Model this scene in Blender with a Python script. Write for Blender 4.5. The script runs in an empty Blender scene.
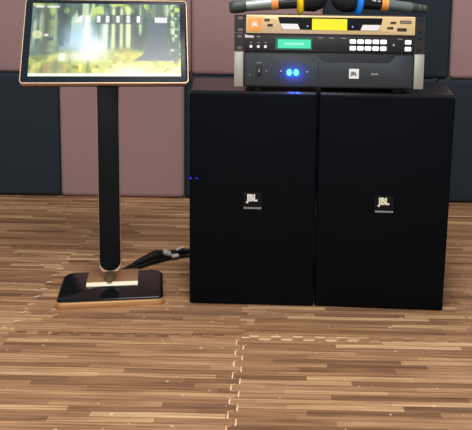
import bpy, bmesh, math, random
import numpy as np
from mathutils import Vector, Matrix

random.seed(7)
scene = bpy.context.scene
COL = scene.collection

# ------------------------------------------------------------------ materials
def lin(c):
    return tuple((x / 12.92 if x <= 0.04045 else ((x + 0.055) / 1.055) ** 2.4) for x in [v / 255 for v in c])

def mat(name, rgb, rough=0.5, metal=0.0, emit=None, strength=0.0, spec=0.5, noise=None, bump=None, coat=0.0, sheen=0.0):
    m = bpy.data.materials.new(name)
    m.use_nodes = True
    nt = m.node_tree
    b = nt.nodes['Principled BSDF']
    c = lin(rgb)
    b.inputs['Base Color'].default_value = (*c, 1)
    b.inputs['Roughness'].default_value = rough
    b.inputs['Metallic'].default_value = metal
    b.inputs['Specular IOR Level'].default_value = spec
    b.inputs['Coat Weight'].default_value = coat
    b.inputs['Sheen Weight'].default_value = sheen
    if emit is not None:
        b.inputs['Emission Color'].default_value = (*lin(emit), 1)
        b.inputs['Emission Strength'].default_value = strength
    tc = nt.nodes.new('ShaderNodeTexCoord')
    if noise:                                   # (scale, amount) : gentle mottling of the surface colour
        n = nt.nodes.new('ShaderNodeTexNoise'); n.inputs['Scale'].default_value = noise[0]
        n.inputs['Detail'].default_value = 4
        nt.links.new(tc.outputs['Object'], n.inputs['Vector'])
        r = nt.nodes.new('ShaderNodeValToRGB')
        r.color_ramp.elements[0].position = 0.3; r.color_ramp.elements[1].position = 0.7
        r.color_ramp.elements[0].color = (*[x * (1 - noise[1]) for x in c], 1)
        r.color_ramp.elements[1].color = (*[min(1, x * (1 + noise[1])) for x in c], 1)
        nt.links.new(n.outputs['Fac'], r.inputs['Fac'])
        nt.links.new(r.outputs['Color'], b.inputs['Base Color'])
    if bump:                                    # (kind, scale, strength)
        if bump[0] == 'noise':
            t = nt.nodes.new('ShaderNodeTexNoise'); t.inputs['Detail'].default_value = 3
            out = t.outputs['Fac']
        else:
            t = nt.nodes.new('ShaderNodeTexVoronoi'); out = t.outputs['Distance']
            t.inputs['Randomness'].default_value = 0.0
        t.inputs['Scale'].default_value = bump[1]
        nt.links.new(tc.outputs['Object'], t.inputs['Vector'])
        bp = nt.nodes.new('ShaderNodeBump'); bp.inputs['Strength'].default_value = bump[2]
        bp.inputs['Distance'].default_value = 0.002
        nt.links.new(out, bp.inputs['Height'])
        nt.links.new(bp.outputs['Normal'], b.inputs['Normal'])
    return m

M = {}
M['plaster'] = mat('plaster', (176, 160, 156), 0.9, noise=(3, .05))
M['mauve'] = mat('mauve_fabric', (159, 129, 129), 0.95, spec=.15, noise=(220, .07), bump=('noise', 500, .25), sheen=.1)
M['navy'] = mat('navy_fabric', (43, 51, 59), 0.95, spec=.15, noise=(220, .10), bump=('noise', 500, .25))
M['subfloor'] = mat('subfloor_screed', (225, 205, 180), 0.9, noise=(30, .06))
M['foam_pale'] = mat('pale_foam_edge', (250, 225, 190), 0.9)
M['foam_shaded'] = mat('shaded_foam_edge', (120, 85, 58), 0.9)  # one mat's edges coloured dark to paint the shade in its seam notches
M['cab'] = mat('black_cabinet_paint', (12, 14, 18), 0.28, bump=('noise', 300, .12), spec=.5)
M['grille'] = mat('black_perforated_grille', (5, 8, 14), 0.7, spec=.08, bump=('voronoi', 170, .5))
M['rubber'] = mat('black_rubber', (20, 20, 21), 0.8)
M['badge'] = mat('badge_black', (10, 12, 16), 0.7, spec=.2)
M['silver_print'] = mat('silver_print', (230, 230, 228), 0.45, emit=None)
M['warm_print'] = mat('warm_silver_print', (236, 230, 205), 0.45)
M['grey_print'] = mat('grey_print', (150, 148, 146), 0.6)
M['gloss_black'] = mat('gloss_black', (13, 15, 19), 0.16, spec=.3)
M['satin_black'] = mat('satin_black', (13, 16, 21), 0.42, spec=.15)
M['bezel'] = mat('screen_bezel_glass', (27, 38, 47), 0.25, spec=.2)
M['gold'] = mat('brushed_gold', (214, 168, 116), 0.4, metal=.6)
M['gold_highlight'] = mat('painted_gold_highlight', (255, 244, 218), 0.3, metal=0, spec=.8)
M['plate_gold'] = mat('plate_gold', (196, 156, 116), 0.3, metal=.75)
M['column_gold'] = mat('column_gold', (240, 214, 188), 0.4, metal=.3)
M['dull_gold'] = mat('dull_gold', (136, 116, 88), 0.4, metal=.8)
M['gold_matte'] = mat('champagne_gold_faceplate', (236, 210, 158), 0.42, metal=.1, noise=(9, .04))
M['rose_gold'] = mat('rose_gold_trim', (206, 176, 148), 0.5, metal=.6)
M['amp_face'] = mat('charcoal_faceplate', (50, 56, 62), 0.5, metal=.2)
M['amp_low'] = mat('dark_charcoal_recess', (33, 37, 42), 0.55, metal=.2)
M['steel'] = mat('aluminium_ear', (172, 172, 164), 0.45, metal=.4)
M['rackblack'] = mat('black_steel', (24, 23, 26), 0.5)
M['white_plastic'] = mat('white_plastic', (238, 240, 240), 0.4)
M['key'] = mat('backlit_white_key', (235, 235, 235), 0.4, emit=(255, 255, 255), strength=.75)
M['yellow_lcd'] = mat('yellow_display', (60, 56, 0), 0.3, emit=(252, 240, 4), strength=.95)
M['green_lcd'] = mat('green_display', (0, 40, 28), 0.3, emit=(74, 236, 184), strength=.95)
M['green_glow'] = mat('green_display_glow', (4, 40, 30), 0.3, emit=(6, 120, 84), strength=.5)
M['green_text'] = mat('green_display_text', (0, 60, 40), 0.3, emit=(170, 255, 230), strength=1)
M['cyan_led'] = mat('cyan_led', (10, 40, 80), 0.3, emit=(90, 215, 255), strength=2.2)
M['blue_led'] = mat('blue_led', (10, 10, 60), 0.3, emit=(40, 40, 255), strength=.9)
M['white_led'] = mat('white_led', (90, 90, 110), 0.3, emit=(190, 215, 255), strength=.9)
M['orange'] = mat('orange_plastic', (236, 150, 70), 0.45)
M['badge_orange'] = mat('orange_lit_badge', (236, 150, 70), 0.4, emit=(240, 140, 60), strength=.35)
M['mic_grey'] = mat('green_grey_metal', (128, 140, 138), 0.34, metal=.6)
M['mic_dark'] = mat('dark_green_grey_plastic', (54, 64, 64), 0.5)
M['mic_window'] = mat('black_mic_window', (22, 22, 26), 0.25)
M['mic_grille'] = mat('black_mic_grille', (30, 31, 36), 0.5, metal=.5, bump=('voronoi', 600, .8))
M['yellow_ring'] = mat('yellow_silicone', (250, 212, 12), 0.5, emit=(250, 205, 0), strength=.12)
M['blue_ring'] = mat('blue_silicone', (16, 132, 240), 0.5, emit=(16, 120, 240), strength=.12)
M['cable'] = mat('black_cable_rubber', (15, 14, 14), 0.5, spec=.2)
M['label_grey'] = mat('grey_paper_label', (168, 160, 154), 0.7)
M['slot'] = mat('dark_brown_slot', (52, 36, 26), 0.5)

def wood_material():
    m = bpy.data.materials.new('wood_print_foam'); m.use_nodes = True
    nt = m.node_tree; N = nt.nodes; L = nt.links
    b = N['Principled BSDF']; b.inputs['Roughness'].default_value = .55
    b.inputs['Specular IOR Level'].default_value = .3
    geo = N.new('ShaderNodeNewGeometry')
    sep = N.new('ShaderNodeSeparateXYZ'); L.new(geo.outputs['Position'], sep.inputs[0])
    oi = N.new('ShaderNodeObjectInfo')
    def mth(op, a, bb=None, c=None):
        n = N.new('ShaderNodeMath'); n.operation = op
        for i, v in enumerate((a, bb, c)):
            if v is None: continue
            if isinstance(v, (int, float)): n.inputs[i].default_value = v
            else: L.new(v, n.inputs[i])
        return n.outputs[0]
    # wobble so that strip edges are not ruler straight
    wob = N.new('ShaderNodeTexNoise'); wob.inputs['Scale'].default_value = 2.2
    L.new(geo.outputs['Position'], wob.inputs['Vector'])
    y = mth('ADD', sep.outputs['Y'], mth('MULTIPLY', wob.outputs['Fac'], .004))
    row = mth('FLOOR', mth('DIVIDE', y, .0195))
    wn = N.new('ShaderNodeTexWhiteNoise'); wn.noise_dimensions = '2D'
    cv = N.new('ShaderNodeCombineXYZ'); L.new(row, cv.inputs[0]); L.new(oi.outputs['Random'], cv.inputs[1])
    L.new(cv.outputs[0], wn.inputs['Vector'])
    ln = mth('ADD', mth('MULTIPLY', wn.outputs['Value'], .16), .2)
    cell = mth('FLOOR', mth('ADD', mth('DIVIDE', sep.outputs['X'], ln), mth('MULTIPLY', wn.outputs['Value'], 37)))
    wn2 = N.new('ShaderNodeTexWhiteNoise'); wn2.noise_dimensions = '3D'
    cv2 = N.new('ShaderNodeCombineXYZ'); L.new(row, cv2.inputs[0]); L.new(cell, cv2.inputs[1]); L.new(oi.outputs['Random'], cv2.inputs[2])
    L.new(cv2.outputs[0], wn2.inputs['Vector'])
    ramp = N.new('ShaderNodeValToRGB'); cr = ramp.color_ramp
    cr.elements[0].position = 0; cr.elements[0].color = (*lin((132, 98, 70)), 1)
    cr.elements[1].position = 1; cr.elements[1].color = (*lin((218, 181, 138)), 1)
    for p, c in ((.15, (158, 119, 86)), (.5, (178, 137, 101)), (.8, (194, 153, 114))):
        e = cr.elements.new(p); e.color = (*lin(c), 1)
    L.new(wn2.outputs['Value'], ramp.inputs[0])
    # long grain streaks
    mp = N.new('ShaderNodeMapping'); mp.inputs['Scale'].default_value = (5, 170, 1)
    L.new(geo.outputs['Position'], mp.inputs['Vector'])
    gr = N.new('ShaderNodeTexNoise'); gr.inputs['Scale'].default_value = 1; gr.inputs['Detail'].default_value = 5
    L.new(mp.outputs[0], gr.inputs['Vector'])
    gramp = N.new('ShaderNodeValToRGB')
    gramp.color_ramp.elements[0].position = .33; gramp.color_ramp.elements[0].color = (*lin((182, 168, 158)), 1)
    gramp.color_ramp.elements[1].position = .62; gramp.color_ramp.elements[1].color = (1, 1, 1, 1)
    L.new(gr.outputs['Fac'], gramp.inputs[0])
    mx = N.new('ShaderNodeMix'); mx.data_type = 'RGBA'; mx.blend_type = 'MULTIPLY'; mx.inputs[0].default_value = 1
    L.new(ramp.outputs[0], mx.inputs[6]); L.new(gramp.outputs[0], mx.inputs[7])
    # dark hairline where two strips meet, stronger on some rows
    fr = mth('FRACT', mth('DIVIDE', y, .0195))
    edge = mth('LESS_THAN', fr, .12)
    amt = mth('MULTIPLY', edge, mth('MULTIPLY', wn2.outputs['Value'], .8))
    mx2 = N.new('ShaderNodeMix'); mx2.data_type = 'RGBA'; mx2.blend_type = 'MIX'
    L.new(amt, mx2.inputs[0]); L.new(mx.outputs[2], mx2.inputs[6]); mx2.inputs[7].default_value = (*lin((112, 76, 52)), 1)
    # sparse scuffs
    sp = N.new('ShaderNodeTexNoise'); sp.inputs['Scale'].default_value = 55; sp.inputs['Detail'].default_value = 1
    L.new(geo.outputs['Position'], sp.inputs['Vector'])
    sm = mth('MULTIPLY', mth('GREATER_THAN', sp.outputs['Fac'], .745), .6)
    mx3 = N.new('ShaderNodeMix'); mx3.data_type = 'RGBA'
    L.new(sm, mx3.inputs[0]); L.new(mx2.outputs[2], mx3.inputs[6]); mx3.inputs[7].default_value = (*lin((240, 214, 178)), 1)
    L.new(mx3.outputs[2], b.inputs['Base Color'])
    return m
M['wood'] = wood_material()

# ------------------------------------------------------------------ mesh helpers
def obj(name, bm, material, parent=None, loc=(0, 0, 0), rot=(0, 0, 0), smooth=True):
    me = bpy.data.meshes.new(name)
    bmesh.ops.recalc_face_normals(bm, faces=bm.faces[:])
    bm.to_mesh(me); bm.free()
    for m in (material if isinstance(material, (list, tuple)) else [material]):
        me.materials.append(M[m])
    if smooth:
        for p in me.polygons: p.use_smooth = True
        me.set_sharp_from_angle(angle=math.radians(35))
    o = bpy.data.objects.new(name, me); COL.objects.link(o)
    o.location = loc; o.rotation_euler = rot
    if parent: o.parent = parent
    return o

def thing(name, label, cat, loc=(0, 0, 0), rz=0, group=None):
    o = bpy.data.objects.new(name, None); COL.objects.link(o)
    o.empty_display_size = .05
    o.location = loc; o.rotation_euler = (0, 0, rz)
    o['label'] = label; o['category'] = cat
    if group: o['group'] = group
    return o

def add_box(bm, x0, x1, y0, y1, z0, z1, bev=0.0, seg=2):
    t = bmesh.new()
    bmesh.ops.create_cube(t, size=1)
    for v in t.verts:
        v.co = Vector(((x0 + x1) / 2 + v.co.x * (x1 - x0), (y0 + y1) / 2 + v.co.y * (y1 - y0), (z0 + z1) / 2 + v.co.z * (z1 - z0)))
    if bev:
        bmesh.ops.bevel(t, geom=t.edges[:] + t.verts[:], offset=bev, segments=seg, profile=.5, affect='EDGES')
    merge(bm, t); return bm

def merge(bm, t):
    me = bpy.data.meshes.new('tmp'); t.to_mesh(me); t.free()
    bm.from_mesh(me); bpy.data.meshes.remove(me)

def box(*a, **k):
    return add_box(bmesh.new(), *a, **k)

def prism(pts, y0, y1, bev=0.0, seg=2, plane='xz'):
    """closed outline extruded; plane xz -> along y, plane xy -> along z"""
    t = bmesh.new()
    f = (lambda p, d: (p[0], d, p[1])) if plane == 'xz' else (lambda p, d: (p[0], p[1], d))
    a = [t.verts.new(f(p, y0)) for p in pts]; b = [t.verts.new(f(p, y1)) for p in pts]
    fa = t.faces.new(a); fb = t.faces.new(b[::-1])
    n = len(pts)
    for i in range(n):
        t.faces.new((a[i], b[i], b[(i + 1) % n], a[(i + 1) % n]))
    bmesh.ops.recalc_face_normals(t, faces=t.faces[:])
    if bev:
        bmesh.ops.bevel(t, geom=list(set(fa.edges[:] + fb.edges[:])), offset=bev, segments=seg, profile=.5, affect='EDGES')
    return t

def rrect(x0, x1, z0, z1, r, n=6):
    if not isinstance(r, (list, tuple)): r = [r] * 4     # bl, br, tr, tl
    pts = []
    for (cx, cz, a0, rr) in ((x0 + r[0], z0 + r[0], 180, r[0]), (x1 - r[1], z0 + r[1], 270, r[1]),
                             (x1 - r[2], z1 - r[2], 0, r[2]), (x0 + r[3], z1 - r[3], 90, r[3])):
        for k in range(n + 1):
            a = math.radians(a0 + 90 * k / n)
            pts.append((cx + rr * math.cos(a), cz + rr * math.sin(a)))
    return pts

def lathe_x(profile, n=28):
    """profile of (x, r) spun about the x axis"""
    t = bmesh.new(); rings = []
    for x, r in profile:
        if r < 1e-6: rings.append([t.verts.new((x, 0, 0))])
        else: rings.append([t.verts.new((x, r * math.cos(2 * math.pi * k / n), r * math.sin(2 * math.pi * k / n))) for k in range(n)])
    for A, B in zip(rings, rings[1:]):
        for k in range(n):
            a0, a1 = A[k % len(A)], A[(k + 1) % len(A)]; b0, b1 = B[k % len(B)], B[(k + 1) % len(B)]
            vs = []
            for v in (a0, a1, b1, b0):
                if v not in vs: vs.append(v)
            if len(vs) > 2: t.faces.new(vs)
    for R in (rings[0], rings[-1]):
        if len(R) > 2: t.faces.new(R)
    return t

def tube(bm, pts, rad, n=10, sub=6):
    P = [Vector(p) for p in pts]; path = []; rr = []
    R = rad if isinstance(rad, (list, tuple)) else [rad] * len(P)
    for i in range(len(P) - 1):
        p0 = P[max(i - 1, 0)]; p1 = P[i]; p2 = P[i + 1]; p3 = P[min(i + 2, len(P) - 1)]
        for k in range(sub):
            s = k / sub
            path.append(.5 * ((2 * p1) + (p2 - p0) * s + (2 * p0 - 5 * p1 + 4 * p2 - p3) * s * s + (3 * p1 - p0 - 3 * p2 + p3) * s ** 3))
            rr.append(R[i] * (1 - s) + R[i + 1] * s)
    path.append(P[-1]); rr.append(R[-1])
    rings = []
    for i, p in enumerate(path):
        d = (path[min(i + 1, len(path) - 1)] - path[max(i - 1, 0)]).normalized()
        u = d.cross(Vector((0, 0, 1)))
        if u.length < 1e-4: u = Vector((1, 0, 0))
        u.normalize(); w = u.cross(d)
        rings.append([bm.verts.new(p + rr[i] * (u * math.cos(2 * math.pi * k / n) + w * math.sin(2 * math.pi * k / n))) for k in range(n)])
    for A, B in zip(rings, rings[1:]):
        for k in range(n): bm.faces.new((A[k], A[(k + 1) % n], B[(k + 1) % n], B[k]))
    bm.faces.new(rings[0]); bm.faces.new(rings[-1][::-1])
    return bm

def text_bm(s, size, thick=.0006, bold=0.0, sx=1.0):
    """solid lettering standing in the xz plane, centred, facing -y"""
    cu = bpy.data.curves.new('t', 'FONT'); cu.body = s; cu.size = size
    cu.align_x = 'CENTER'; cu.align_y = 'CENTER'; cu.extrude = thick / 2; cu.offset = bold; cu.resolution_u = 4
    o = bpy.data.objects.new('t', cu); COL.objects.link(o)
    dg = bpy.context.evaluated_depsgraph_get()
    me = bpy.data.meshes.new_from_object(o.evaluated_get(dg))
    bm = bmesh.new(); bm.from_mesh(me)
    bpy.data.meshes.remove(me); bpy.data.objects.remove(o); bpy.data.curves.remove(cu)
    for v in bm.verts: v.co = Vector((v.co.x * sx, -v.co.z, v.co.y))
    return bm

def shift(bm, d):
    for v in bm.verts: v.co += Vector(d)
    return bm

# ------------------------------------------------------------------ floor of interlocking mats
X_SEAMS = [-1.686, -1.127, -.567, -.008, .551, 1.111, 1.671]
Y_SEAMS = [-1.885, -1.325, -.7656, -.2056, .354, .914, 1.095]
floor = obj('floor', box(-1.75, 1.75, -1.95, 1.25, -.06, -.006), 'subfloor')
floor['kind'] = 'structure'
TP = .0527; AMP = .0085
def seam_profile(a, b, phase, g_hi=0.0, g_lo=0.0):
    """tooth outline from a to b as (t, offset): side gaps are opened by g"""
    out = []; k = 0
    t = a + TP * .5
    out.append((a, 0.0))
    n = int((b - a - TP * .6) / TP)
    t0 = a + (b - a - n * TP) / 2
    for i in range(n):
        s = t0 + i * TP
        out += [(s + .004 - g_lo, 0), (s + .002 - g_lo, AMP), (s + TP * .5 + g_hi, AMP), (s + TP * .5 - .002 + g_hi, 0)]
        out += [(s + TP * .5 + .001 + g_hi, -AMP), (s + TP - .001 - g_lo, -AMP), (s + TP + .003 - g_lo, 0)]
    out.append((b, 0.0))
    # drop duplicates that would run backwards
    res = [out[0]]
    for p in out[1:]:
        if (p[0] - res[-1][0]) ** 2 + (p[1] - res[-1][1]) ** 2 > 1e-9: res.append(p)
    return res

EPS = .0003
def mat_outline(i, j):
    x0, x1, y0, y1 = X_SEAMS[i], X_SEAMS[i + 1], Y_SEAMS[j], Y_SEAMS[j + 1]
    last = j == len(Y_SEAMS) - 2
    pts = []
    # bottom seam (runs +x): offset in +y. This mat is the far side of the seam.
    if j > 0:
        pts += [(t, y0 + o + EPS) for t, o in seam_profile(x0, x1, 0)]
    else: pts += [(x0, y0), (x1, y0)]
    # right seam (runs +y): this mat lies left of it
    if i < len(X_SEAMS) - 2:
        open_x = (i, j) == (2, 2)
        pts += [(x1 + o - EPS - (.0028 if open_x else 0), t) for t, o in seam_profile(y0, y1, 0)][1:]
    else: pts += [(x1, y1)]
    # top seam, this mat is the near side
    if not last:
        gap = {(3, 2): .0062, (2, 2): .0022, (4, 2): .004}.get((i, j), 0)
        pr = seam_profile(x0, x1, 0)
        top = []
        for t, o in pr:
            g = gap
            if (i, j) == (2, 2): g = .004 if o > 0 else 0
            if (i, j) == (3, 2): g = .0062 * max(.12, 1 - max(0, t - .2) / .16)
            top.append((t, y1 + o - EPS - g))
        pts += top[::-1][1:]
    else: pts += [(x0, y1)]
    # left seam, this mat lies right of it
    if i > 0:
        g = .0065 if (i, j) == (2, 3) else 0
        pts += [(x0 + o + EPS, t) for t, o in seam_profile(y0, y1, 0, g_lo=g)][::-1][1:-1]
    return pts

for i in range(len(X_SEAMS) - 1):
    for j in range(len(Y_SEAMS) - 1):
        raw = mat_outline(i, j)
        pts = [raw[0]]
        for p in raw[1:]:
            if (p[0] - pts[-1][0]) ** 2 + (p[1] - pts[-1][1]) ** 2 > 1e-8: pts.append(p)
        if (pts[0][0] - pts[-1][0]) ** 2 + (pts[0][1] - pts[-1][1]) ** 2 < 1e-8: pts.pop()
        bm = bmesh.new()
        top = [bm.verts.new((x, y, 0)) for x, y in pts]
        bot = [bm.verts.new((x, y, -.006)) for x, y in pts]
        f = bm.faces.new(top); n = len(pts)
        for k in range(n):
            q = bm.faces.new((top[k], bot[k], bot[(k + 1) % n], top[(k + 1) % n])); q.material_index = 1
        bm.normal_update()
        bmesh.ops.triangulate(bm, faces=[f], ngon_method='EAR_CLIP')
        obj('foam_mat', bm, ['wood', 'foam_shaded' if (i, j) in ((2, 3),) else 'foam_pale'], floor, smooth=False)

# ------------------------------------------------------------------ back wall with padded panels
wall = obj('wall_back', box(-1.75, 1.75, 1.104, 1.25, -.006, 2.6), 'plaster')
wall['kind'] = 'structure'
def panel(x0, x1, z0, z1, m, label, yf=1.054):
    t = bmesh.new()
    add_box(t, x0 + .001, x1 - .001, yf, 1.104, z0, z1)
    fr = [e for e in t.edges if all(abs(v.co.y - yf) < 1e-5 for v in e.verts)]
    side = [e for e in t.edges if abs(e.verts[0].co.y - e.verts[1].co.y) > .01]
    bmesh.ops.bevel(t, geom=fr + side, offset=.018, segments=5, profile=.5, affect='EDGES')
    o = obj('wall_panel', t, m, wall); o['label'] = label
    return o
for k, x0 in enumerate((-1.30, -.80, -.30, .20, .70, 1.20)):
    mv = k == 1
    panel(x0, x0 + .5, .002, .499, 'mauve' if mv else 'navy', 'mauve padded wall panel' if mv else 'dark navy padded wall panel')
xs = [-1.30, -.79, -.275, .245, .7495, 1.2495, 1.70]
for k in range(6):
    mv = k != 3
    panel(xs[k], xs[k + 1], .501, 1.0, 'mauve' if mv else 'navy', 'mauve padded wall panel' if mv else 'dark navy padded wall panel', 1.070)

# ------------------------------------------------------------------ loudspeakers
SH = .568
def logo(parent, x, y, z, size, m, sub=True):
    b = obj('logo_lettering', text_bm('JBL', size, .0008, bold=size * .02, sx=1.0), m, parent, (x, y, z))
    return b

def speaker(label, loc, rz, w_bot, w_top, out, bx, bz, print_mat, led):
    t = thing('loudspeaker', label, 'speaker', loc, rz, 'black loudspeakers under the rack equipment')
    d = .325
    hb = w_bot / 2; ex = w_top - w_bot
    def widen(bm):
        for v in bm.verts:
            if v.co.x > 0: v.co.x += ex * v.co.z / SH
            if v.co.x * out > 0: v.co.x += out * .030 * v.co.y / d      # outer side splays a little to the rear
        return bm
    cab = box(-hb, hb, .004, d, .002, SH, bev=.005, seg=1)
    obj('cabinet', widen(cab), 'cab', t)
    g = box(-hb + .0004, hb - .0004, 0, .016, .0003, SH - .0055, bev=.006, seg=3)
    obj('grille', widen(g), 'grille', t)
    for sx in (-1, 1):
        for yy in (.05, d - .05):
            obj('rubber_foot', prism(rrect(sx * (hb - .04) - .014, sx * (hb - .04) + .014, yy - .014, yy + .014, .013), 0, .004, plane='xy'), 'rubber', t)
    plate = obj('badge', prism(rrect(bx - .025, bx + .025, bz - .030, bz + .017, .002), -.0012, .001, bev=.0004), 'badge', t)
    obj('logo_lettering', text_bm('JBL', .0240, .0008, bold=.0013, sx=.84), print_mat, plate, (bx - .001, -.0015, bz + .002))
    # the small unreadable line of print under the logo
    ln = bmesh.new(); x = bx - .0225; rnd = random.Random(3)
    while x < bx + .021:
        w = .0022 + rnd.random() * .0018
        add_box(ln, x, x + w, -.0016, -.001, bz - .0268, bz - .0222)
        x += w + .0009
    obj('small_print', ln, 'grey_print', plate)
    if led:
        for xx, r in ((-hb + .0030, .0030), (-hb + .0185, .0026)):
            s = bmesh.new(); bmesh.ops.create_uvsphere(s, u_segments=10, v_segments=8, radius=r)
            obj('indicator_light', s, 'blue_led', t, (xx, .0006, .3395))
    return t

speaker('black loudspeaker nearer the touch screen stand, left edge beside the cable', (.0088, -.0135, 0), -.018, .3275, .3265, -1, .0, .2885, 'silver_print', True)
speaker('black loudspeaker at the right end of the pair, beside the bare floor', (.3420, -.0230, 0), -.044, .3350, .3435, 1, .006, .2875, 'warm_print', False)

# ------------------------------------------------------------------ rack equipment (19 inch)
K = .482 / 189.2
def FX(u): return (u - 234.2) * K - .241
RX = .1987
def holes_ear(x0, x1, h):
    bm = bmesh.new(); y0, y1 = 0, .003
    xm0, xm1 = x0 + (x1 - x0) * .3, x0 + (x1 - x0) * .72
    s1, s2, s3, s4 = h * .10, h * .24, h * .76, h * .90
    add_box(bm, x0, xm0, y0, y1, 0, h); add_box(bm, xm1, x1, y0, y1, 0, h)
    for a, b in ((0, s1), (s2, s3), (s4, h)): add_box(bm, xm0, xm1, y0, y1, a, b)
    bmesh.ops.remove_doubles(bm, verts=bm.verts[:], dist=1e-6)
    return bm

# power amplifier, two units high
zA = SH
amp = thing('power_amplifier', 'charcoal two-unit power amplifier with blue lights, lying on both loudspeakers', 'amplifier', (RX, .001, zA))
def AZ(v): return (87.3 - v) / 394.5 + .010
obj('chassis', box(-.217, .217, .006, .29, .010, .1010, bev=.002), 'rackblack', amp)
top = .1000; bot = .0108
obj('front_panel', box(FX(243.6), FX(413.4), -.002, .008, bot, top, bev=.0015), 'amp_low', amp)
rp = [(FX(245), bot + .003), (FX(412.2), bot + .003), (FX(412.2), top - .004), (FX(395.5), top - .004), (FX(388), AZ(61.2)),
      (FX(323.5), AZ(61.2)), (FX(316.5), top - .004), (FX(245), top - .004)]
obj('raised_panel', prism(rp, -.0065, -.001, bev=.0028), 'amp_face', amp)
seam = bmesh.new(); add_box(seam, FX(317.6), FX(318.6), -.0069, -.006, bot + .003, AZ(62))
obj('panel_seam', seam, 'amp_low', amp)
for a, b in ((FX(234.2), FX(243.4)), (FX(413.6), FX(423.4))):
    obj('rack_ear', box(a, b, -.004, .010, .0112, .0995, bev=.001), 'steel', amp)
sw = obj('power_switch', prism(rrect(FX(259.3) - .006, FX(259.3) + .006, AZ(75.5), AZ(64.8), .001), -.009, -.006, bev=.0008), 'rackblack', amp)
obj('switch_mark', box(FX(259.3) - .0016, FX(259.3) + .0016, -.0094, -.0085, AZ(72), AZ(68.8)), 'grey_print', sw)
obj('switch_text', box(FX(256.5), FX(262), -.0068, -.006, AZ(62.9), AZ(62.2)), 'grey_print', amp)
for u in (289.3, 296.2):
    s = bmesh.new(); bmesh.ops.create_uvsphere(s, u_segments=16, v_segments=12, radius=1)
    for v in s.verts: v.co = Vector((v.co.x * .0070, v.co.y * .005, v.co.z * .0088))
    obj('blue_status_light', s, 'cyan_led', amp, (FX(u), -.0068, AZ(71.8)))
for u, v, m in ((281.2, 70.6, 'white_led'), (307.2, 71, 'white_led'), (250, 75, 'grey_print'), (266.5, 70.8, 'grey_print')):
    s = bmesh.new(); bmesh.ops.create_uvsphere(s, u_segments=10, v_segments=8, radius=.0018)
    obj('small_indicator', s, m, amp, (FX(u), -.0068, AZ(v)))
lb = obj('logo_badge', prism(rrect(FX(348.9), FX(358.7), AZ(77.0), AZ(67.2), .0012), -.0075, -.006), 'white_plastic', amp)
obj('logo_lettering', text_bm('JBL', .0125, .0006, bold=.0003), 'amp_low', lb, (FX(353.8), -.0078, AZ(72.1)))
mt = bmesh.new()
for a, b in ((371, 372.6), (373.2, 374.6), (375.2, 377.6)): add_box(mt, FX(a), FX(b), -.0068, -.006, AZ(73.2), AZ(71.4))
obj('model_print', mt, 'grey_print', amp)
for sx in (-1, 1):
    for yy in (.03, .26):
        obj('rubber_foot', prism(rrect(sx * .18 - .014, sx * .18 + .014, yy - .014, yy + .014, .013), 0, .0105, plane='xy'), 'rubber', amp)
# light thrown on the panel by the blue lights themselves
for u in (289.3, 296.2):
    ld = bpy.data.lights.new('status_glow', 'POINT'); ld.energy = .16; ld.color = (.02, .10, 1); ld.shadow_soft_size = .003
    lo = bpy.data.objects.new('status_glow', ld); COL.objects.link(lo); lo.parent = amp; lo.location = (FX(u), -.016, AZ(72.5))

# effects processor, one unit
zP = zA + .1010
pro = thing('audio_processor', 'black one-unit effects processor with green display and white keys, between amplifier and gold receiver', 'processor', (RX, .001, zP))
PH = .0460
def PZ(v): return (51.6 - v) / 394.5 + .001
obj('chassis', box(-.217, .217, .002, .22, 0.0, PH, bev=.0015), 'rackblack', pro)
obj('front_panel', box(FX(244.2), FX(412.6), -.004, .004, 0.0004, PH - .0004, bev=.0012), 'rackblack', pro)
for a, b in ((FX(234.2), FX(244.2)), (FX(412.6), FX(423.2))):
    obj('rack_ear', shift(holes_ear(a, b, PH - .0016), (0, -.001, .0008)), 'rackblack', pro)
glow_ = obj('display_glow', prism(rrect(FX(274.8), FX(311.6), PZ(49.8), PZ(37.4), .0015), -.0052, -.003), 'green_glow', pro)  # glow around the display, made as a dim emissive plate
lcd = obj('green_display', prism(rrect(FX(277.4), FX(310.2), PZ(48.2), PZ(39.4), .001), -.006, -.0045), 'green_lcd', glow_)
tx = bmesh.new()
for q in range(9): add_box(tx, FX(284 + q * 2.2), FX(285.6 + q * 2.2), -.0063, -.0055, PZ(44.8), PZ(42.6))
obj('display_text', tx, 'green_text', glow_)
for u in (250.8, 258.2, 265.2):
    s = lathe_x([(-.003, 0), (-.003, .0036), (.002, .0042)], 16)
    for v in s.verts: v.co = Vector((v.co.y, v.co.x, v.co.z))
    obj('round_button', s, 'white_plastic', pro, (FX(u), -.005, PZ(47)))
    obj('button_print', box(FX(u) - .003, FX(u) + .003, -.0046, -.0035, PZ(43.3), PZ(42.6)), 'grey_print', pro)
wm = bmesh.new()
for a, b, zt in ((244.8, 246.4, 35.2), (246.8, 248.2, 35.8), (248.5, 249.9, 36), (250.2, 251.6, 36), (251.9, 253.6, 36.2)):
    add_box(wm, FX(a), FX(b), -.0046, -.0035, PZ(38.2), PZ(zt))
obj('maker_print', wm, 'silver_print', pro)
obj('model_print', box(FX(256.5), FX(260), -.0046, -.0035, PZ(37.6), PZ(36.6)), 'grey_print', pro)
for r_, v in ((0, 40.6), (1, 47.3)):
    for u in (351.9, 359.5, 367.0, 374.6, 382.2, 406.6):
        obj('key', prism(rrect(FX(u - 3.1), FX(u + 3.1), PZ(v + 2.1), PZ(v - 2.1), .0025), -.0068, -.003, bev=.0008), 'key', pro)
s = bmesh.new(); bmesh.ops.create_uvsphere(s, u_segments=10, v_segments=8, radius=.0022)
obj('small_indicator', s, 'white_led', pro, (FX(392.4), -.0045, PZ(43.6)))
for a in (317, 328, 340, 396): obj('panel_print', box(FX(a), FX(a + 5), -.0046, -.0035, PZ(37.9), PZ(37.2)), 'grey_print', pro)

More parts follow.
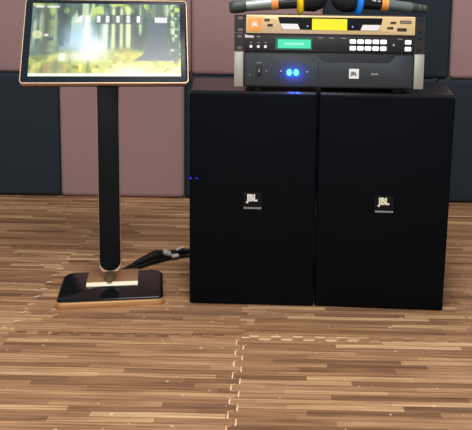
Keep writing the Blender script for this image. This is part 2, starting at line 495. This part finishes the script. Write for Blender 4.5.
# wireless microphone receiver, one unit, gold face
zR = zP + PH
rec = thing('microphone_receiver', 'gold-faced wireless microphone receiver with yellow display, on top of the equipment stack', 'receiver', (RX, .001, zR))
RH = .0465
def RZ(v): return (32.5 - v) / 392 + .0008
obj('chassis', box(-.217, .217, .002, .21, 0.0, RH, bev=.0015), 'rackblack', rec)
face = obj('face_plate', prism(rrect(FX(245.8), FX(412.8), .0006, RH, .0015), -.008, .003, bev=.0015), 'gold_matte', rec)
for a, b in ((FX(234.2), FX(245.6)), (FX(413), FX(423.2))):
    obj('rack_ear', shift(holes_ear(a, b, RH - .0016), (0, -.001, .0008)), 'rackblack', rec)
win = [(FX(277.3), RZ(16.3)), (FX(380.5), RZ(16.3)), (FX(379.5), RZ(22)), (FX(376.5), RZ(28.6)), (FX(281.5), RZ(28.6)), (FX(279), RZ(22))]
w_ = obj('display_window', prism(win, -.0086, -.007), 'satin_black', rec)
obj('yellow_display', prism(rrect(FX(311), FX(345.6), RZ(28.7), RZ(17.6), .0008), -.0094, -.008), 'yellow_lcd', w_)
obj('white_chevron', prism([(FX(279.6), RZ(22.9)), (FX(296.8), RZ(22.9)), (FX(299.2), RZ(28.4)), (FX(282), RZ(28.4))], -.0094, -.008), 'white_plastic', w_)
obj('white_chevron', prism([(FX(378.8), RZ(22.9)), (FX(361.2), RZ(22.9)), (FX(358.8), RZ(28.4)), (FX(376.2), RZ(28.4))], -.0094, -.008), 'white_plastic', w_)
for u in (306.5, 351):
    s = bmesh.new(); bmesh.ops.create_uvsphere(s, u_segments=10, v_segments=8, radius=.0019)
    obj('small_indicator', s, 'white_led', w_, (FX(u), -.0086, RZ(25)))
b_ = obj('logo_badge', prism(rrect(FX(248.4), FX(261), RZ(30.3), RZ(17.4), .002), -.0094, -.0072, bev=.0006), 'badge_orange', rec)
obj('logo_lettering', text_bm('JBL', .0155, .0006, bold=.0004, sx=.85), 'white_plastic', b_, (FX(254.7), -.0097, RZ(24)))
for a, b, c, d in ((263.8, 269.2, 20.6, 18.4), (266.8, 272.2, 25.8, 23.4), (388.2, 393.8, 21.5, 19.4), (397.8, 408.8, 21, 18.2), (385.3, 391.3, 26.8, 24.6), (395, 404.4, 28.7, 25.6)):
    obj('slot_button', prism(rrect(FX(a), FX(b), RZ(c), RZ(d), .0008), -.0092, -.007), 'slot', rec)
rd = bmesh.new()
for q in range(4): add_box(rd, FX(399 + q * 2.4), FX(400.6 + q * 2.4), -.0096, -.0085, RZ(20.4), RZ(18.9))
obj('button_print', rd, 'label_grey', rec)

# ------------------------------------------------------------------ two wireless microphones on the receiver
zT = zR + RH
def microphone(label, tail, ring_pos, tail_prof, body_r, ring_mat, flip):
    a = Vector(tail); b = Vector(ring_pos)
    ax = (b - a); Ln = ax.length; ax.normalize()
    t = thing('wireless_microphone', label, 'microphone', tail, 0, 'wireless microphones lying on the receiver')
    t.rotation_euler = ax.to_track_quat('X', 'Z').to_euler()
    def part(n, prof, m, parent=t, loc=(0, 0, 0)): return obj(n, lathe_x(prof), m, parent, loc)
    part('antenna_cap', tail_prof, 'mic_dark')
    x0 = tail_prof[-1][0]
    r0, r1 = body_r
    part('body', [(x0 - .001, r0 * .9), (x0, r0), (.085, (r0 + r1) / 2), (.1075, r1)], 'mic_grey')
    part('orange_band', [(.1065, r1), (.107, r1 + .0012), (.1245, r1 + .0014), (.125, r1)], 'orange')
    scr = part('display_section', [(.1245, r1 + .0002), (Ln - .004, r1 + .003)], 'mic_window')
    # the little white symbols on the display facing the room
    side = Vector((0, 1, 0))
    ic = bmesh.new()
    for q, w in ((.131, .007), (.1425, .010)):
        add_box(ic, q, q + w, -.0012, .0012, -.0035, .0035, bev=.0008, seg=1)
    inv = t.rotation_euler.to_matrix().inverted()
    d = inv @ Vector((0, -.93, .36)); d.x = 0; d.normalize()
    ang = math.atan2(d.z, d.y)
    o = obj('display_symbols', ic, 'white_plastic', scr)
    o.rotation_euler = (ang + math.pi / 2, 0, 0)
    o.location = (0, d.y * (r1 + .0018), d.z * (r1 + .0018))
    # lobed anti-roll ring
    rb = bmesh.new(); n = 36; R0 = .0352; prof = []
    rings = []
    for xx, k in ((-.0085, .70), (-.0045, .96), (-.0025, 1), (.0025, 1), (.0045, .96), (.0085, .70)):
        rings.append([rb.verts.new((Ln + xx, (R0 + .0006 * math.cos(6 * 2 * math.pi * q / n)) * k * math.cos(2 * math.pi * q / n), (R0 + .0006 * math.cos(6 * 2 * math.pi * q / n)) * k * math.sin(2 * math.pi * q / n))) for q in range(n)])
    for A, B in zip(rings, rings[1:]):
        for q in range(n): rb.faces.new((A[q], A[(q + 1) % n], B[(q + 1) % n], B[q]))
    rb.faces.new(rings[0]); rb.faces.new(rings[-1])
    obj('anti_roll_ring', rb, ring_mat, t)
    part('grille_head', [(Ln + .004, .022), (Ln + .012, .0275), (Ln + .028, .0298), (Ln + .032, .0308), (Ln + .038, .0308), (Ln + .042, .0296), (Ln + .056, .0255), (Ln + .066, .017), (Ln + .0705, .008), (Ln + .0715, 0)], 'mic_grille')
    return t
microphone('wireless microphone with a yellow ring, thick dark tail over the left end of the receiver',
           (-.0575, .030, zT + .0166), (.1215, .048, zT + .0358),
           [(0, 0), (.0, .0115), (.004, .0150), (.012, .0165), (.034, .0162), (.043, .0140)], (.0142, .0160), 'yellow_ring', False)
microphone('wireless microphone with a blue ring, slim ribbed tail past the right of the receiver',
           (.4555, .075, zT + .0190), (.2745, .048, zT + .0358),
           [(0, 0), (0, .0085), (.003, .0105), (.010, .0110), (.012, .0100), (.014, .0112), (.022, .0114), (.024, .0104), (.026, .0118), (.040, .0122), (.043, .0118)], (.0132, .0150), 'blue_ring', True)

# ------------------------------------------------------------------ touch screen on its stand
st = thing('touch_screen_kiosk', 'karaoke touch screen showing a forest path, on a black column stand with gold edges', 'touch screen', (-.375, .063, 0), .16)
# foot
B = obj('base_plate', None or prism(rrect(-.1375, .1375, -.102, .105, [.014, .014, .034, .034]), .012, .0215, bev=.006, seg=3, plane='xy'), 'gloss_black', st)
obj('gold_base_trim', prism(rrect(-.1395, .1395, -.107, .107, [.016, .016, .036, .036]), 0.0, .0150, bev=.002, plane='xy'), 'gold', B)
# gold mounting plate with a chamfered front lip, its lamp glint painted in pale colour
mp_ = bmesh.new()
pr = [(-.010, .0210), (-.0005, .0275), (.098, .0275), (.098, .0210)]
va = [mp_.verts.new((-.069, y, z)) for y, z in pr]; vb = [mp_.verts.new((.069, y, z)) for y, z in pr]
mp_.faces.new(va); mp_.faces.new(vb[::-1])
for k in range(4): mp_.faces.new((va[k], vb[k], vb[(k + 1) % 4], va[(k + 1) % 4]))
pl_ = obj('gold_mounting_plate', mp_, 'plate_gold', st)
lip = bmesh.new()
qa = [(-.0135, .0212), (-.0015, .0282), (.0005, .0280), (-.010, .0212)]
va = [lip.verts.new((-.069, y, z)) for y, z in qa]; vb = [lip.verts.new((.069, y, z)) for y, z in qa]
lip.faces.new(va); lip.faces.new(vb[::-1])
for k in range(4): lip.faces.new((va[k], vb[k], vb[(k + 1) % 4], va[(k + 1) % 4]))
obj('painted_highlight_lip', lip, 'gold_highlight', pl_)
nk = bmesh.new()
pa = [(-.006, -.010, .0284), (.006, -.010, .0284), (.019, .030, .048), (-.019, .030, .048)]
pb = [(-.006, .010, .0262), (.006, .010, .0270), (.019, .050, .048), (-.019, .050, .048)]
va = [nk.verts.new(q) for q in pa]; vb = [nk.verts.new(q) for q in pb]
nk.faces.new(va); nk.faces.new(vb[::-1])
for k in range(4): nk.faces.new((va[k], vb[k], vb[(k + 1) % 4], va[(k + 1) % 4]))
bmesh.ops.bevel(nk, geom=nk.edges[:], offset=.0015, segments=2, affect='EDGES')
for v in nk.verts: v.co.x -= .007
obj('gold_neck', nk, 'dull_gold', st)
# column: flat front, round lower end
def column_outline(hw, zb, zt, n=12):
    pts = [(hw, zt), (-hw, zt)]
    for k in range(n + 1):
        a = math.pi + math.pi * k / n
        pts.append((hw * math.cos(a), zb + hw * .92 + hw * .92 * math.sin(a)))
    return pts
obj('column', shift(prism(column_outline(.0286, .0475, .615), .029, .066, bev=.003, seg=3), (-.007, 0, 0)), 'satin_black', st)
obj('gold_column_trim', shift(prism(column_outline(.0288, .0400, .600), .0305, .064, bev=.001), (-.007, 0, 0)), 'column_gold', st)
# display, leaning back
T = .6
disp = obj('display_housing', prism(rrect(-.2175, .2175, .0015, .2615, .008), .0012, .026, bev=.004), 'bezel', st, (-.011, -.004, .5755), (-T, 0, 0))
# thin metal frame around the glass
fr = bmesh.new()
outer = rrect(-.2190, .2190, -.0002, .2630, .010); inner = rrect(-.2172, .2172, .0022, .2612, .008)
vs = [[fr.verts.new((x, y, z)) for x, z in o_] for o_, y in ((outer, 0), (outer, .013), (inner, .0), (inner, .013))]
n = len(outer)
for A, Bv in ((vs[0], vs[1]), (vs[0], vs[2]), (vs[2], vs[3]), (vs[1], vs[3])):
    for k in range(n): fr.faces.new((A[k], A[(k + 1) % n], Bv[(k + 1) % n], Bv[k]))
obj('gold_frame', fr, 'rose_gold', disp)

# the picture on the screen: a sunlit forest path with a row of menu symbols
def paint(nx, ny):
    rng = np.random.RandomState(5)
    def vnoise(fx, fy, seed):
        r = np.random.RandomState(seed); g = r.rand(fy + 2, fx + 2)
        X, Y = np.meshgrid(np.linspace(0, fx, nx), np.linspace(0, fy, ny))
        x0 = np.floor(X).astype(int); y0 = np.floor(Y).astype(int); fx_ = X - x0; fy_ = Y - y0
        fx_ = fx_ * fx_ * (3 - 2 * fx_); fy_ = fy_ * fy_ * (3 - 2 * fy_)
        return (g[y0, x0] * (1 - fx_) + g[y0, x0 + 1] * fx_) * (1 - fy_) + (g[y0 + 1, x0] * (1 - fx_) + g[y0 + 1, x0 + 1] * fx_) * fy_
    U, Vv = np.meshgrid(np.linspace(0, 1, nx), np.linspace(0, 1, ny))      # v runs down from the top
    img = np.zeros((ny, nx, 3))
    def put(mask, c): 
        m = np.clip(mask, 0, 1)[..., None]
        img[:] = img * (1 - m) + np.array(c, float) * m
    def soft(x, a, b): return np.clip((x - a) / (b - a), 0, 1)
    def band(x, a, b, s): return soft(x, a - s, a + s) * (1 - soft(x, b - s, b + s))
    img[:] = (108, 128, 118)
    put(soft(vnoise(26, 8, 1), .35, .75) * .8, (72, 94, 80))
    put(soft(vnoise(44, 3, 2), .55, .7) * .75 * (1 - soft(Vv, .5, .7)), (222, 238, 196))
    put(soft(vnoise(22, 10, 8), .55, .7) * (1 - soft(Vv, .12, .28)), (196, 218, 128))
    put(band(U, .07, .12, .02) * .7, (92, 98, 78)); put(band(U, .12, .165, .02) * .8 * soft(vnoise(6, 20, 4), .2, .6), (176, 182, 120))
    put(band(U, .17, .235, .03) * .8, (70, 84, 82))
    # mist and light
    put(np.exp(-(((U - .33) / .13) ** 2 + ((Vv - .50) / .24) ** 2)) * .95, (178, 216, 238))
    put(np.exp(-(((U - .43) / .13) ** 2 + ((Vv - .60) / .14) ** 2)), (238, 248, 248))
    put(np.exp(-(((U - .37) / .035) ** 2 + ((Vv - .38) / .22) ** 2)), (240, 250, 246))
    put(np.exp(-(((U - .49) / .03) ** 2 + ((Vv - .38) / .25) ** 2)) * .95, (230, 244, 232))
    for uu, w in ((.545, .012), (.60, .010), (.645, .014)):
        put(band(U, uu - w, uu + w, .008) * band(Vv, .05, .62, .04) * .9, (238, 250, 190))
    for uu, w in ((.52, .010), (.573, .011), (.622, .008), (.675, .012)):
        put(band(U, uu - w, uu + w, .008) * band(Vv, .1, .64, .04) * .75, (96, 118, 106))
    # undergrowth and path
    gb = soft(Vv + .10 * (vnoise(10, 3, 11) - .5), .66, .74)
    put(gb * .95, (192, 198, 92))
    put(gb * soft(vnoise(34, 16, 12), .5, .75) * .8, (120, 132, 66))
    put(gb * soft(vnoise(30, 14, 13), .6, .78) * .9, (248, 236, 120))
    put(np.exp(-(((U - .62) / .10) ** 2 + ((Vv - .72) / .09) ** 2)) * .85, (214, 204, 96))
    put(soft(vnoise(30, 18, 15), .55, .75) * np.exp(-(((U - .62) / .10) ** 2 + ((Vv - .72) / .10) ** 2)) * .7, (150, 138, 60))
    put(np.exp(-(((U - .36) / .17) ** 2 + ((Vv - .74) / .085) ** 2)), (246, 250, 236))
    put(np.exp(-(((U - .64) / .16) ** 2 + ((Vv - .93) / .085) ** 2)) * .95, (246, 240, 196))
    put(np.exp(-(((U - .18) / .10) ** 2 + ((Vv - .90) / .12) ** 2)) * .8, (150, 158, 128))
    put(np.exp(-(((U - .115) / .02) ** 2 + ((Vv - .90) / .05) ** 2)) * .8, (206, 148, 112))
    # the big dark trunk on the right, flaring at the root
    fl = .012 * soft(Vv, .1, .6) + .09 * soft(Vv, .62, .80) ** 2
    put(band(U, .775 - fl, .905 + fl * .9, .010) * band(Vv, .20, .795, .015), (92, 112, 122))
    put(band(U, .775, .90, .012) * (1 - soft(Vv, .2, .24)) * .7, (104, 126, 116))
    put(band(U, .925, 1.0, .01) * soft(vnoise(40, 14, 21), .35, .65) * (1 - soft(Vv, .75, .85)), (84, 108, 104))
    put(band(U, .93, 1.0, .02) * soft(vnoise(36, 20, 22), .62, .75), (206, 226, 190))
    put(band(U, .80, .93, .03) * soft(Vv, .80, .86) * soft(vnoise(24, 14, 23), .3, .6), (226, 230, 128))
    # veil over the left side
    put((1 - soft(U, .02, .22)) * .35, (150, 166, 160))
    # menu row
    put(band(U, .43, .735, .006) * band(Vv, .155, .285, .01) * .7, (76, 92, 96))
    def blob(u0, u1, v0, v1, c=(250, 252, 250), a=1): put(band(U, u0, u1, .004) * band(Vv, v0, v1, .008) * a, c)
    for uu in (.375, .445, .505, .575, .645, .715): 
        blob(uu - .012, uu + .012, .170, .265)
    for uu in (.505, .575, .645): blob(uu - .004, uu + .004, .195, .215, (120, 140, 130), .8)
    tri = band(U, .285, .335, .004) * band(Vv, .165, .262, .008) * soft((U - .285) / .05 + (Vv - .165) / .1, .75, .95)
    put(tri, (250, 252, 250))
    blob(.828, .912, .185, .262); 
    for uu in (.848, .872, .892): blob(uu - .004, uu + .004, .165, .2, (98, 120, 128), .9)
    blob(.02, .075, .035, .062, a=.85); blob(.095, .18, .035, .062, a=.8)
    r = np.sqrt(((U - .042) * 1.78) ** 2 + (Vv - .44) ** 2)
    put((1 - soft(r, .052, .066)) * .8, (222, 226, 176)); blob(.088, .115, .43, .465, a=.8)
    blob(.19, .235, .69, .80, (236, 244, 236), .8); blob(.19, .23, .60, .66, (190, 214, 222), .5)
    put(soft(Vv, .955, .968) * (1 - soft(Vv, .99, 1.0) * .4), (244, 246, 240))
    # raise the contrast of the whole picture slightly
    img[:] = (img - 140) * 1.18 + 136
    return np.clip(img, 0, 255) / 255.

nx, ny = 220, 124
img = paint(nx, ny)
bm = bmesh.new()
sw_, sh_ = .199, .1145                                   # half width and half height of the lit area
zc = .1315 + .004
gv = [[bm.verts.new((-sw_ + 2 * sw_ * i / (nx - 1), 0.0008, zc + sh_ - 2 * sh_ * j / (ny - 1))) for i in range(nx)] for j in range(ny)]
for j in range(ny - 1):
    for i in range(nx - 1): bm.faces.new((gv[j][i], gv[j + 1][i], gv[j + 1][i + 1], gv[j][i + 1]))
me = bpy.data.meshes.new('screen'); bm.to_mesh(me); bm.free()
ca = me.color_attributes.new('picture', 'FLOAT_COLOR', 'POINT')
L_ = np.where(img <= .04045, img / 12.92, ((img + .055) / 1.055) ** 2.4)
ca.data.foreach_set('color', np.concatenate([L_, np.ones((ny, nx, 1))], axis=2).reshape(-1).astype(np.float32))
sm = bpy.data.materials.new('lit_screen_picture'); sm.use_nodes = True
nt = sm.node_tree; b = nt.nodes['Principled BSDF']
b.inputs['Base Color'].default_value = (.01, .01, .012, 1); b.inputs['Roughness'].default_value = .25
at = nt.nodes.new('ShaderNodeAttribute'); at.attribute_name = 'picture'
nt.links.new(at.outputs['Color'], b.inputs['Emission Color']); b.inputs['Emission Strength'].default_value = 1.0
me.materials.append(sm)
so = bpy.data.objects.new('screen', me); COL.objects.link(so); so.parent = disp
so['label'] = 'lit screen with a sunny forest path and menu symbols'

# ------------------------------------------------------------------ cable behind the stand
cb = thing('power_cable', 'black cable bundle with pale tags on the floor between the screen stand and loudspeaker', 'cable', (-.28, .325, 0))
def rel(p): return (p[0] + .28, p[1] - .325, p[2])
paths = [[(-.405, .185, .006), (-.386, .206, .006), (-.349, .245, .009), (-.305, .288, .013), (-.262, .328, .013), (-.205, .372, .010), (-.12, .395, .006), (0, .40, .006)],
         [(-.400, .195, .004), (-.376, .218, .006), (-.335, .268, .018), (-.298, .308, .026), (-.255, .345, .018), (-.205, .360, .020), (-.13, .372, .006), (0, .38, .006)],
         [(-.398, .180, .004), (-.370, .206, .005), (-.330, .248, .006), (-.290, .292, .008), (-.250, .325, .008), (-.200, .352, .006), (-.13, .36, .006), (0, .365, .006)]]
for pth in paths:
    obj('cord', tube(bmesh.new(), [rel(q) for q in pth], [.0045, .0045, .006, .0075, .0065, .005, .0045, .0045]), 'cable', cb)
obj('cable_wrap', tube(bmesh.new(), [rel(q) for q in [(-.347, .250, .012), (-.318, .282, .016), (-.292, .308, .019), (-.268, .328, .016)]], [.009, .014, .018, .012], n=12), 'cable', cb)
def tag_piece(name, c, s, rz, ry):
    o = obj(name, box(-s[0], s[0], -s[1], s[1], -s[2], s[2], bev=.001), 'label_grey', cb, rel(c), (.5, ry, rz)); o['label'] = 'pale grey tag'
tag_piece('cable_tag', (-.262, .318, .026), (.013, .009, .004), .5, .45)
tag_piece('cable_tag', (-.226, .350, .030), (.014, .004, .002), .6, -.2)
tag_piece('cable_tag', (-.238, .325, .014), (.011, .006, .003), .4, -.05)

# ------------------------------------------------------------------ light
def area(name, loc, size, energy, color, rot=(0, 0, 0), sy=None):
    l = bpy.data.lights.new(name, 'AREA'); l.size = size; l.energy = energy; l.color = color
    if sy: l.shape = 'RECTANGLE'; l.size_y = sy
    o = bpy.data.objects.new(name, l); COL.objects.link(o); o.location = loc; o.rotation_euler = rot
    return o
area('ceiling_light', (.1, -1.25, 2.55), .8, 56, (1, .95, .88), sy=.8)
area('ceiling_light', (.2, .25, 2.55), .6, 16, (1, .96, .92), sy=.6)
area('added_fill_light', (-.3, -4.2, 1.6), 2.2, 50, (1, .98, .97), rot=(math.radians(88), 0, 0), sy=1.4)  # added soft fill from behind the camera to lift the upper wall
w = bpy.data.worlds.new('world'); scene.world = w; w.use_nodes = True
bg = w.node_tree.nodes['Background']; bg.inputs['Color'].default_value = (.92, .96, 1, 1); bg.inputs['Strength'].default_value = .3

# ------------------------------------------------------------------ camera
f, pit, yaw, rol = 758.92, .13613, .00911, .01468
fw = Vector((-math.sin(yaw), math.cos(yaw), 0)); rt = Vector((math.cos(yaw), math.sin(yaw), 0)); up = Vector((0, 0, 1))
F = fw * math.cos(pit) - up * math.sin(pit); U = up * math.cos(pit) + fw * math.sin(pit)
R2 = rt * math.cos(rol) + U * math.sin(rol); U2 = U * math.cos(rol) - rt * math.sin(rol)
cam = bpy.data.cameras.new('camera'); co = bpy.data.objects.new('camera', cam); COL.objects.link(co)
mtx = Matrix((R2, U2, -F)).transposed().to_4x4(); mtx.translation = (.06749, -1.92661, .79619)
co.matrix_world = mtx
cam.sensor_width = 36; cam.lens = f / 472 * 36
cam.shift_x = -33.785 / 472; cam.shift_y = -110.02 / 472
cam.clip_start = .05
scene.camera = co
scene.view_settings.view_transform = 'Standard'; scene.view_settings.look = 'None'
scene.view_settings.exposure = 0; scene.view_settings.gamma = 1
scene.view_settings.use_curve_mapping = False
